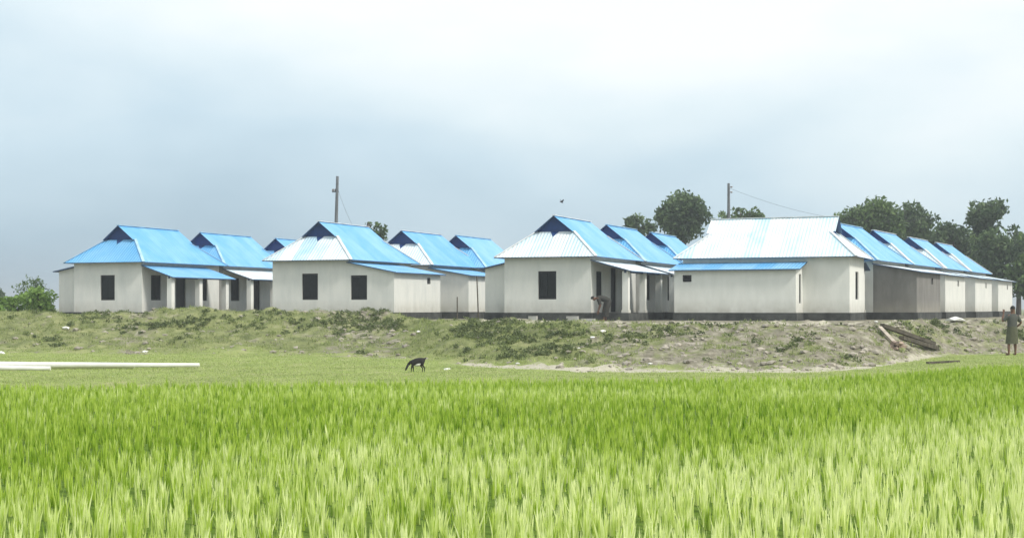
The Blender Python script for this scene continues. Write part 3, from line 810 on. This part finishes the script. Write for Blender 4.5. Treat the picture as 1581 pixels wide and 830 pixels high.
# ------------------------------------------------------------------ electric poles
M_['wire'] = mat('wire', (0.05, 0.05, 0.055), 0.6)
M_['ceramic'] = mat('insulator', (0.25, 0.2, 0.17), 0.4)
def pole(label, px, Y, top, lean, arm):
    X = px2x(px, Y); H = CZ + (HY-top)/F*Y - MOUND
    r = thing('electric_pole', label, 'electric pole', (X, Y, MOUND), 0, 'electric poles')
    r.rotation_euler = (0, R(lean), 0)
    mb = MB(); mb.tube([(0, 0, -0.6), (0, 0, H*0.5), (0, 0, H)], [0.15, 0.125, 0.085], 12); mb.build('shaft', M_['concrete'], r, smooth=False)
    mb = MB()
    if arm:
        mb.bar((-arm, 0.16, H-1.0), (arm*0.25, 0.16, H-1.0), 0.05, 0.06); mb.build('cross_arm', M_['concrete'], r)
        for a in (-arm+0.06, -arm*0.4):
            c = MB(); c.tube([(a, 0.16, H-0.97), (a, 0.16, H-0.88), (a, 0.16, H-0.8)], [0.05, 0.065, 0.03], 8); c.build('insulator', M_['ceramic'], r)
    else:
        for zz in (H-0.25, H-0.6):
            c = MB(); c.tube([(0.10, -0.02, zz), (0.2, -0.02, zz), (0.26, -0.02, zz)], [0.03, 0.06, 0.03], 8); c.build('insulator', M_['ceramic'], r)
    return X, Y, MOUND+H
p1 = pole('dark electric pole leaning slightly over the ridge of the white hipped house', 515, 92, 272, 1.6, 0.34)
p2 = pole('thin straight electric pole above the broadside white roof', 1125, 96, 283, 0.0, 0)
def wire(label, a, b, sag):
    mb = MB(); pts = []
    for i in range(25):
        f = i/24; p = Vector(a).lerp(Vector(b), f); p.z -= sag*4*f*(1-f); pts.append(p)
    mb.tube(pts, 0.008, 4); tag(mb.build('wire', M_['wire']), label, 'wire', 'overhead wires')
wire('sagging wire running from the left pole down to the blue roof beside it', (p1[0]+0.3, 92, p1[2]-0.9), (px2x(600, 80), 80, 4.9), 1.3)
wire('wire running right from the straight pole over the white roof', (p2[0], 96, p2[2]-0.3), (px2x(1420, 112), 112, 8.6), 0.9)
# ------------------------------------------------------------------ bird
bb = MB()
bb.tube([(0, -0.16, 0), (0, -0.06, 0.01), (0, 0.06, 0), (0, 0.2, 0)], [0.015, 0.05, 0.045, 0.01], 8)
bird = bb.build('bird', mat('black feathers', (0.03, 0.03, 0.035), 0.7), None, smooth=True)
Yb = 62.0; bird.location = (px2x(867, Yb), Yb, CZ + (HY-312)/F*Yb); bird.rotation_euler = (R(15), 0, R(120)); bird.scale = (0.55,)*3
tag(bird, 'tiny dark bird in the air above the central house roof', 'bird')
for s in (-1, 1):
    wb = MB(); wb.slab([(0, -0.06, 0.02), (s*0.14, -0.08, 0.13), (s*0.26, 0.04, 0.24), (s*0.12, 0.05, 0.12), (0, 0.05, 0.02)], 0.008)
    wb.build('wing', bird.data.materials[0], bird, fix=True)

# ------------------------------------------------------------------ things lying about
M_['whitepaint'] = mat('whitewashed pole', (0.80, 0.80, 0.76), 0.7, var=0.08, scale=3)
def lying(label, x0, x1, Y0, Y1, r0, r1, lift=0.0):
    z0, z1 = 0.12, 0.12
    mb = MB(); pts = []
    for i in range(7):
        f = i/6; pts.append((x0+(x1-x0)*f, Y0+(Y1-Y0)*f, 0.13 + r0 + lift + 0.012*math.sin(f*5)))
    mb.tube(pts, [r0+(r1-r0)*i/6 for i in range(7)], 12)
    tag(mb.build('lying_pole', M_['whitepaint'], None, smooth=False), label, 'pole', 'white poles lying at the field edge')
Yp = 36.2
lying('longest white pole lying at the field edge, reaching farthest to the right', px2x(-60, Yp), px2x(308, Yp+0.7), Yp, Yp+0.7, 0.085, 0.05, 0.02)
lying('second white pole lying tight behind the longest one', px2x(-90, Yp+0.35), px2x(205, Yp+0.6), Yp+0.3, Yp+0.75, 0.08, 0.06, 0.0)
lying('short white pole lying behind the longest one at the left edge', px2x(-90, Yp+1.2), px2x(132, Yp+1.4), Yp+1.2, Yp+1.4, 0.07, 0.05, 0.02)
lying('shortest white pole lying in front of the others by the rice', px2x(-90, Yp-0.6), px2x(78, Yp-0.5), Yp-0.6, Yp-0.5, 0.07, 0.05)

M_['wood_pale'] = mat('pale sawn wood', (0.52, 0.46, 0.38), 0.8, var=0.2, scale=4)
M_['wood_dark'] = mat('wet dark wood', (0.12, 0.105, 0.08), 0.85, var=0.3, scale=4)
def plank(label, a, b, w, h, m, lift=0.12):
    A_, B_ = hit(*a), hit(*b); A_.z += lift; B_.z += lift*0.8
    mb = MB(); mb.bar(A_, B_, w, h)
    tag(mb.build('plank', M_[m]), label, 'plank', 'timber on the bank')
plank('pale plank sliding steeply down the bank to the brick heap', (1358, 512), (1386, 540), 0.13, 0.10, 'wood_pale')
plank('long dark beam lying across the bank, upper of the two', (1362, 511), (1442, 536), 0.14, 0.12, 'wood_dark', 0.16)
plank('shorter dark beam lying lower on the bank under the long one', (1392, 526), (1446, 541), 0.16, 0.12, 'wood_dark', 0.10)
plank('dark timber offcut at the foot of the bank by the green field', (1432, 562), (1480, 559), 0.09, 0.06, 'wood_dark', 0.04)  # no timber: a dark bar stands for the bund edge and its shadow
# brick heap
M_['brick'] = mat('broken brick', (0.44, 0.34, 0.28), 0.9, var=0.25, scale=5)
hb = hit(1383, 540)
heap = thing('brick_heap', 'small pinkish heap of broken bricks at the foot of the pale plank', 'brick heap', hb)
for i in range(9):
    mb = MB(); a = random.uniform(0, 6.28); rr = random.uniform(0, 0.24)
    mb.box((-0.12, -0.06, -0.04), (0.12, 0.06, 0.04)); o = mb.build('brick', M_['brick'], heap)
    o.location = (math.cos(a)*rr, math.sin(a)*rr, 0.04 + 0.085*(i//3)); o.rotation_euler = (random.uniform(-.4, .4), random.uniform(-.4, .4), random.uniform(0, 3))
# blocks under the front wall of the central house
M_['block'] = mat('pale block', (0.5, 0.5, 0.46), 0.9, var=0.15, scale=4)
for (px, w_, lab) in ((823, 0.36, 'pale concrete block at the plinth under the middle of the central house'), (884, 0.5, 'pale concrete block at the plinth near the corner by the bending person'), (908, 0.6, 'flat pale concrete slab lying at the feet of the bending person')):
    p = hit(px, 495.5); mb = MB(); mb.box((-w_/2, -0.1, -0.05), (w_/2, 0.1, 0.20 if px < 900 else 0.10))
    Yb = 61.9 - (px-778)*0.0115 - 0.35
    o = mb.build('block', M_['block']); o.location = (px2x(px, Yb), Yb, ground(px2x(px, Yb), Yb)); o.rotation_euler = (0, 0, -TH)
    tag(o, lab, 'block', 'blocks along the central house plinth')
def post(label, px, Yb_, top, ln=0.0, r=0.03):
    x_ = px2x(px, Yb_); z_ = ground(x_, Yb_); mb = MB()
    mb.tube([(0, 0, -0.2), (ln*0.5, 0, (CZ+(HY-top)/F*Yb_-z_)/2), (ln, 0, CZ+(HY-top)/F*Yb_-z_)], [r, r*0.95, r*0.85], 8)
    o = mb.build('bamboo_post', M_['wood_dark']); o.location = (x_, Yb_, z_); tag(o, label, 'post', 'thin posts by the back wall')
post('short thin dark post against the pale wall, left of the taller one', 706, 62.0, 458)
post('tall thin dark post reaching the lean-to eave between two houses', 739, 61.6, 426, -0.08)
# scraps of white plastic and paper
M_['scrap'] = mat('white plastic scrap', (0.78, 0.78, 0.74), 0.6, var=0.05, scale=4)
sc = [(101, 508, 0.13, 'white scrap on the berm below the leftmost house window'), (223, 544, 0.11, 'white scrap on the flat grass below the leftmost house'),
      (2, 546, 0.12, 'white scrap at the left edge behind the lying poles'), (646, 513, 0.08, 'white scrap on the bank above the black goat'),
      (931, 513, 0.10, 'white scrap just under the bending person'), (914, 521, 0.07, 'white scrap on the grey bank, second below the bending person'),
      (894, 539, 0.07, 'small white scrap halfway down the grey bank'), (1352, 497, 0.07, 'white scrap by the corner of the grey cement room'),
      (1475, 497, 0.34, 'large white sack on the bank edge left of the standing person'), (799, 562, 0.06, 'small white scrap near the foot of the bank, right of the goat'),
      (690, 571, 0.08, 'white scrap on the path right of the goat'), (1004, 562, 0.06, 'white scrap on the path below the broadside house')]
random.seed(5)
for px, py, r, lab in sc:
    p = hit(px, py); mb = MB(); lump(mb, (0, 0, r*0.25), r, 0.5 if r < 0.3 else 0.28)
    o = mb.build('sack' if r > 0.3 else 'scrap', M_['scrap']); o.location = p; tag(o, lab, 'sack' if r > 0.3 else 'scrap')

# ------------------------------------------------------------------ haze
hm = bpy.data.materials.new('thin damp haze'); hm.use_nodes = True
ht = hm.node_tree; ht.nodes.clear(); ho = ht.nodes.new('ShaderNodeOutputMaterial'); hv = ht.nodes.new('ShaderNodeVolumePrincipled')
hv.inputs['Color'].default_value = (0.86, 0.92, 0.96, 1); hv.inputs['Density'].default_value = 0.0010; hv.inputs['Anisotropy'].default_value = 0.2
ht.links.new(hv.outputs[0], ho.inputs['Volume'])
mb = MB(); mb.box((-5200, -300, -1.2), (5200, 6500, 17.0))
tag(mb.build('haze', hm), kind='stuff')

# ------------------------------------------------------------------ living things
def skin(name, verts, edges, rad, m, parent=None, sub=2, root=0):
    me = bpy.data.meshes.new(name); me.from_pydata([tuple(v) for v in verts], edges, [])
    o = bpy.data.objects.new(name, me); COL.objects.link(o)
    if parent: o.parent = parent
    md = o.modifiers.new('Skin', 'SKIN'); md.use_smooth_shade = True; md.branch_smoothing = 0.3
    for i, r in enumerate(rad):
        s = me.skin_vertices[0].data[i]; s.radius = r if isinstance(r, tuple) else (r, r); s.use_root = (i == root)
    sd = o.modifiers.new('Subdivision', 'SUBSURF'); sd.levels = sub; sd.render_levels = sub
    me.materials.append(m); return o
class SK:
    def __init__(s): s.v = []; s.e = []; s.r = []
    def add(s, p, r, par=None):
        s.v.append(Vector(p)); s.r.append(r); i = len(s.v)-1
        if par is not None: s.e.append((par, i))
        return i
def hand(sk, w, d, side):
    """palm, four fingers of unequal length and a thumb leaving the side of the palm; w = wrist index, d = direction"""
    p = sk.v[w]; d = Vector(d).normalized(); sd = d.cross(Vector((0, 1, 0.2))).normalized()*side
    nrm = d.cross(sd).normalized()
    palm = sk.add(p+d*0.05, (0.030, 0.016), w)
    for k, (o_, ln) in enumerate(((-0.027, 0.062), (-0.009, 0.075), (0.009, 0.07), (0.027, 0.056))):
        a = sk.add(p+d*0.095+sd*o_, 0.009, palm); b_ = sk.add(p+d*(0.095+ln*0.55)+sd*o_*1.15+nrm*0.01, 0.0085, a)
        sk.add(p+d*(0.095+ln)+sd*o_*1.2+nrm*0.028, 0.0075, b_)
    a = sk.add(p+d*0.04+sd*-0.036, 0.011, palm); sk.add(p+d*0.078+sd*-0.058+nrm*0.012, 0.009, a)
M_['skin'] = mat('brown skin', (0.16, 0.085, 0.055), 0.6, var=0.05)
M_['hair'] = mat('black hair', (0.012, 0.011, 0.011), 0.5)
M_['shirt'] = mat('grey shirt', (0.085, 0.09, 0.08), 0.9, var=0.12, scale=8)
M_['lungi'] = mat('olive lungi', (0.10, 0.105, 0.065), 0.9, var=0.15, scale=9)
M_['darkcloth'] = mat('dark grey clothes', (0.05, 0.05, 0.045), 0.9, var=0.15, scale=9)
M_['eye'] = mat('eye', (0.02, 0.02, 0.02), 0.3)

def loft(mb, rings, n=18):
    """closed cloth surface through rings given as (centre, x axis radius, y axis radius, tilt matrix or None)"""
    R0 = []
    for (c, a, b_, M) in rings:
        i = len(mb.v); R0.append(i)
        for j in range(n):
            t_ = 2*math.pi*j/n; p = Vector((math.cos(t_)*a*(1+0.03*math.sin(5*t_)), math.sin(t_)*b_, 0))
            if M: p = M @ p
            mb.v.append(tuple(Vector(c)+p))
    for k in range(len(R0)-1):
        for j in range(n):
            mb.f.append((R0[k]+j, R0[k]+(j+1) % n, R0[k+1]+(j+1) % n, R0[k+1]+j)); mb.m.append(0)
def head_bits(root, c, fwd, up, r=0.1):
    """hair cap, ears and eyes; c = head centre"""
    fwd = Vector(fwd).normalized(); up = Vector(up).normalized(); sd = fwd.cross(up).normalized()
    bm = bmesh.new(); bmesh.ops.create_uvsphere(bm, u_segments=16, v_segments=12, radius=1.0)
    bmesh.ops.delete(bm, geom=[v for v in bm.verts if v.co.z < -0.25 or (v.co.y > 0.45 and v.co.z < 0.45)], context='VERTS')
    me = bpy.data.meshes.new('hair')
    for v in bm.verts:
        p = v.co.copy(); k = 1.0 + 0.04*math.sin(v.co.x*9)*math.cos(v.co.y*7)
        v.co = Vector(c) + sd*p.x*r*0.86*k + fwd*(p.y*r*1.02*k) + up*(p.z*r*1.15*k+0.006)
    bm.to_mesh(me); bm.free(); me.materials.append(M_['hair'])
    for p in me.polygons: p.use_smooth = True
    o = bpy.data.objects.new('hair', me); COL.objects.link(o); o.parent = root
    sm = o.modifiers.new('Solidify', 'SOLIDIFY'); sm.thickness = 0.012
    for s in (-1, 1):
        mb = MB(); q_ = Vector(c)+sd*s*0.033+fwd*r*0.86+up*0.005
        mb.tube([q_-sd*0.012, q_, q_+sd*0.012], [0.004, 0.009, 0.004], 8); mb.build('eye', M_['eye'], root, smooth=True)

def standing_person():
    Y = 47.6; X = px2x(1563, Y); z = ground(X, Y)
    root = thing('person', 'person standing at the right edge, grey shirt, olive lungi, one hand raised beside the head', 'person', (X, Y, z))
    root.rotation_euler = (0, 0, R(8)); root.scale = (0.96,)*3
    s = SK()
    pel = s.add((0, 0, 0.90), (0.15, 0.11)); wa = s.add((0, 0.0, 1.08), (0.13, 0.10), pel); ch = s.add((0.005, 0, 1.26), (0.16, 0.11), wa)
    cs = s.add((0.01, 0, 1.37), (0.12, 0.09), ch); nk = s.add((0.015, 0.005, 1.46), 0.052, cs)
    jaw = s.add((0.02, 0.02, 1.53), (0.066, 0.07), nk); hd = s.add((0.022, 0.01, 1.60), (0.082, 0.095), jaw); s.add((0.022, 0.0, 1.67), (0.06, 0.07), hd)
    s.add((0.022, 0.115, 1.575), 0.012, jaw)                    # nose
    for sd, ank in ((-1, (-0.16, -0.06, 0.09)), (1, (0.15, 0.08, 0.09))):
        hp = s.add((sd*0.09, 0, 0.84), 0.095, pel); kn = s.add((sd*0.12, ank[1]*0.4+0.03, 0.48), 0.058, hp)
        cf = s.add((ank[0]*0.98, ank[1]*0.8, 0.33), 0.052, kn); an = s.add(ank, 0.036, cf)
        he = s.add((ank[0], ank[1]-0.03, 0.04), 0.036, an); ba = s.add((ank[0]+sd*0.02, ank[1]+0.11, 0.03), (0.042, 0.026), he); s.add((ank[0]+sd*0.025, ank[1]+0.18, 0.022), (0.035, 0.018), ba)
    # left arm raised beside the head, right arm bent with the elbow out
    sh = s.add((-0.16, 0, 1.35), 0.058, cs); el = s.add((-0.33, 0.06, 1.17), 0.042, sh); fo = s.add((-0.30, 0.10, 1.34), 0.036, el); wr = s.add((-0.26, 0.12, 1.44), 0.026, fo); hand(s, wr, (0.1, 0.05, 1), -1)
    sh = s.add((0.18, 0, 1.35), 0.058, cs); el = s.add((0.34, 0.02, 1.13), 0.042, sh); fo = s.add((0.27, 0.08, 1.03), 0.036, el); wr = s.add((0.2, 0.13, 0.98), 0.026, fo); hand(s, wr, (-0.8, 0.3, -0.2), 1)
    skin('body', s.v, s.e, s.r, M_['skin'], root)
    mb = MB(); loft(mb, [((0, 0, 0.86), 0.185, 0.145, None), ((0, 0, 1.0), 0.17, 0.13, None), ((0, 0, 1.15), 0.172, 0.128, None), ((0.005, 0, 1.28), 0.20, 0.135, None), ((0.01, 0, 1.37), 0.19, 0.115, None), ((0.015, 0, 1.425), 0.11, 0.085, None), ((0.015, 0, 1.455), 0.068, 0.066, None)])
    for sh_, el_ in (((-0.14, 0, 1.355), (-0.29, 0.045, 1.21)), ((0.16, 0, 1.355), (0.30, 0.015, 1.18))): mb.tube([sh_, el_], [0.08, 0.064], 12, cap=False)
    o = mb.build('shirt', M_['shirt'], root, smooth=True)
    mb = MB(); loft(mb, [((0, 0, 1.0), 0.168, 0.132, None), ((0, 0, 0.88), 0.192, 0.15, None), ((0, 0.01, 0.70), 0.20, 0.155, None), ((-0.005, 0.01, 0.52), 0.215, 0.16, None), ((-0.01, 0.01, 0.40), 0.225, 0.165, None)], 22)
    mb.build('lungi', M_['lungi'], root, smooth=True)
    head_bits(root, (0.022, 0.01, 1.605), (0, 1, 0), (0, 0, 1))
def bending_person():
    Y = 60.0; X = px2x(931, Y); z = ground(X, Y)
    root = thing('person', 'person in dark clothes bending forward beside the central house verandah', 'person', (X, Y, z))
    s = SK()                                                     # faces left, bends at the hip
    pel = s.add((0.20, 0, 0.82), (0.14, 0.12)); wa = s.add((0.06, 0, 0.93), (0.11, 0.13), pel); ch = s.add((-0.10, 0, 0.96), (0.11, 0.15), wa); cs = s.add((-0.20, 0, 0.95), (0.09, 0.12), ch)
    nk = s.add((-0.28, 0, 0.95), 0.05, cs); jaw = s.add((-0.345, 0, 0.92), (0.065, 0.065), nk); hd = s.add((-0.41, 0, 0.95), (0.085, 0.08), jaw); s.add((-0.46, 0, 0.97), 0.055, hd)
    s.add((-0.40, 0, 0.845), 0.012, jaw)
    for sd, ax in ((-1, -0.02), (1, 0.07)):
        hp = s.add((0.18, sd*0.09, 0.76), 0.095, pel); kn = s.add((0.06+ax, sd*0.1, 0.44), 0.058, hp); cf = s.add((0.07+ax, sd*0.1, 0.30), 0.05, kn); an = s.add((0.05+ax, sd*0.1, 0.09), 0.036, cf)
        he = s.add((0.08+ax, sd*0.1, 0.04), 0.036, an); ba = s.add((-0.05+ax, sd*0.1, 0.03), (0.026, 0.04), he); s.add((-0.11+ax, sd*0.1, 0.022), (0.02, 0.034), ba)
    for sd in (-1, 1):
        sh = s.add((-0.19, sd*0.17, 0.92), 0.055, cs); el = s.add((-0.12, sd*0.2, 0.68), 0.042, sh); fo = s.add((-0.16, sd*0.17, 0.54), 0.034, el); wr = s.add((-0.19, sd*0.14, 0.44), 0.025, fo)
        hand(s, wr, (-0.2, -sd*0.1, -1), sd)
    skin('body', s.v, s.e, s.r, M_['skin'], root)
    def RM(a): return Matrix.Rotation(a, 3, 'Y')
    mb = MB()
    loft(mb, [((0.26, 0, 0.80), 0.14, 0.185, RM(R(-60))), ((0.12, 0, 0.90), 0.13, 0.17, RM(R(-60))), ((-0.05, 0, 0.955), 0.13, 0.19, RM(R(-84))), ((-0.19, 0, 0.95), 0.115, 0.185, RM(R(-92))), ((-0.26, 0, 0.95), 0.065, 0.075, RM(R(-92)))])
    for sd in (-1, 1): mb.tube([(-0.185, sd*0.155, 0.93), (-0.125, sd*0.195, 0.70)], [0.078, 0.062], 12, cap=False)
    mb.build('shirt', M_['darkcloth'], root, smooth=True)
    mb = MB(); loft(mb, [((0.19, 0, 0.90), 0.13, 0.17, RM(R(-35))), ((0.19, 0, 0.78), 0.17, 0.20, RM(R(-12))), ((0.14, 0, 0.55), 0.155, 0.20, None), ((0.10, 0, 0.32), 0.15, 0.19, None), ((0.09, 0, 0.18), 0.15, 0.185, None)], 22)
    mb.build('lungi', M_['darkcloth'], root, smooth=True)
    head_bits(root, (-0.405, 0, 0.945), (-0.45, 0, -0.9), (-0.9, 0, 0.45), 0.095)
standing_person(); bending_person()

# goat grazing, facing left
gp = hit(643, 574.5)
M_['goat'] = mat('black goat coat', (0.018, 0.017, 0.015), 0.75, var=0.15, scale=12)
M_['goatwhite'] = mat('white goat hair', (0.62, 0.62, 0.56), 0.8, var=0.08, scale=12)
goat = thing('goat', 'small black goat with white belly grazing at the edge of the rice field', 'goat', gp, R(6)); goat.scale = (0.90, 1.1, 0.97)
s = SK()
ru = s.add((0.19, 0, 0.30), (0.062, 0.066)); bk = s.add((0.10, 0, 0.30), (0.085, 0.092), ru); ml = s.add((0.0, 0, 0.285), (0.092, 0.102), bk); ch = s.add((-0.10, 0, 0.27), (0.075, 0.085), ml)
nb = s.add((-0.165, 0, 0.255), (0.042, 0.052), ch); nm = s.add((-0.23, 0, 0.19), (0.028, 0.034), nb); po = s.add((-0.265, 0, 0.13), (0.036, 0.038), nm); fc = s.add((-0.285, 0, 0.08), (0.026, 0.028), po); s.add((-0.30, 0, 0.045), (0.018, 0.02), fc)
ta = s.add((0.25, 0, 0.35), 0.016, ru); s.add((0.265, 0, 0.385), 0.010, ta)
for sd in (-1, 1):
    a = s.add((-0.27, sd*0.045, 0.135), 0.012, po); s.add((-0.262, sd*0.085, 0.105), 0.008, a)
    dx = 0.03*sd
    hp = s.add((0.17, sd*0.05, 0.23), 0.042, ru); kn = s.add((0.14+dx, sd*0.055, 0.175), 0.026, hp); hk = s.add((0.20+dx, sd*0.055, 0.105), 0.015, kn); ft = s.add((0.185+dx, sd*0.055, 0.03), 0.011, hk); s.add((0.18+dx, sd*0.055, 0.006), 0.013, ft)
    fs = s.add((-0.11, sd*0.048, 0.19), 0.034, ch); wk = s.add((-0.11+dx, sd*0.05, 0.105), 0.017, fs); ft = s.add((-0.115+dx, sd*0.05, 0.03), 0.011, wk); s.add((-0.12+dx, sd*0.05, 0.006), 0.013, ft)
skin('body', s.v, s.e, s.r, M_['goat'], goat)
s = SK(); a = s.add((-0.08, 0, 0.20), (0.062, 0.05)); b_ = s.add((0.02, 0, 0.195), (0.07, 0.058), a); s.add((0.14, 0, 0.215), (0.062, 0.05), b_)
skin('belly_patch', s.v, s.e, s.r, M_['goatwhite'], goat)
for sd in (-1, 1):
    mb = MB(); mb.tube([(-0.245, sd*0.018, 0.155), (-0.225, sd*0.03, 0.185), (-0.20, sd*0.035, 0.195)], [0.009, 0.007, 0.003], 8)
    mb.build('horn', M_['concrete'], goat, smooth=True)
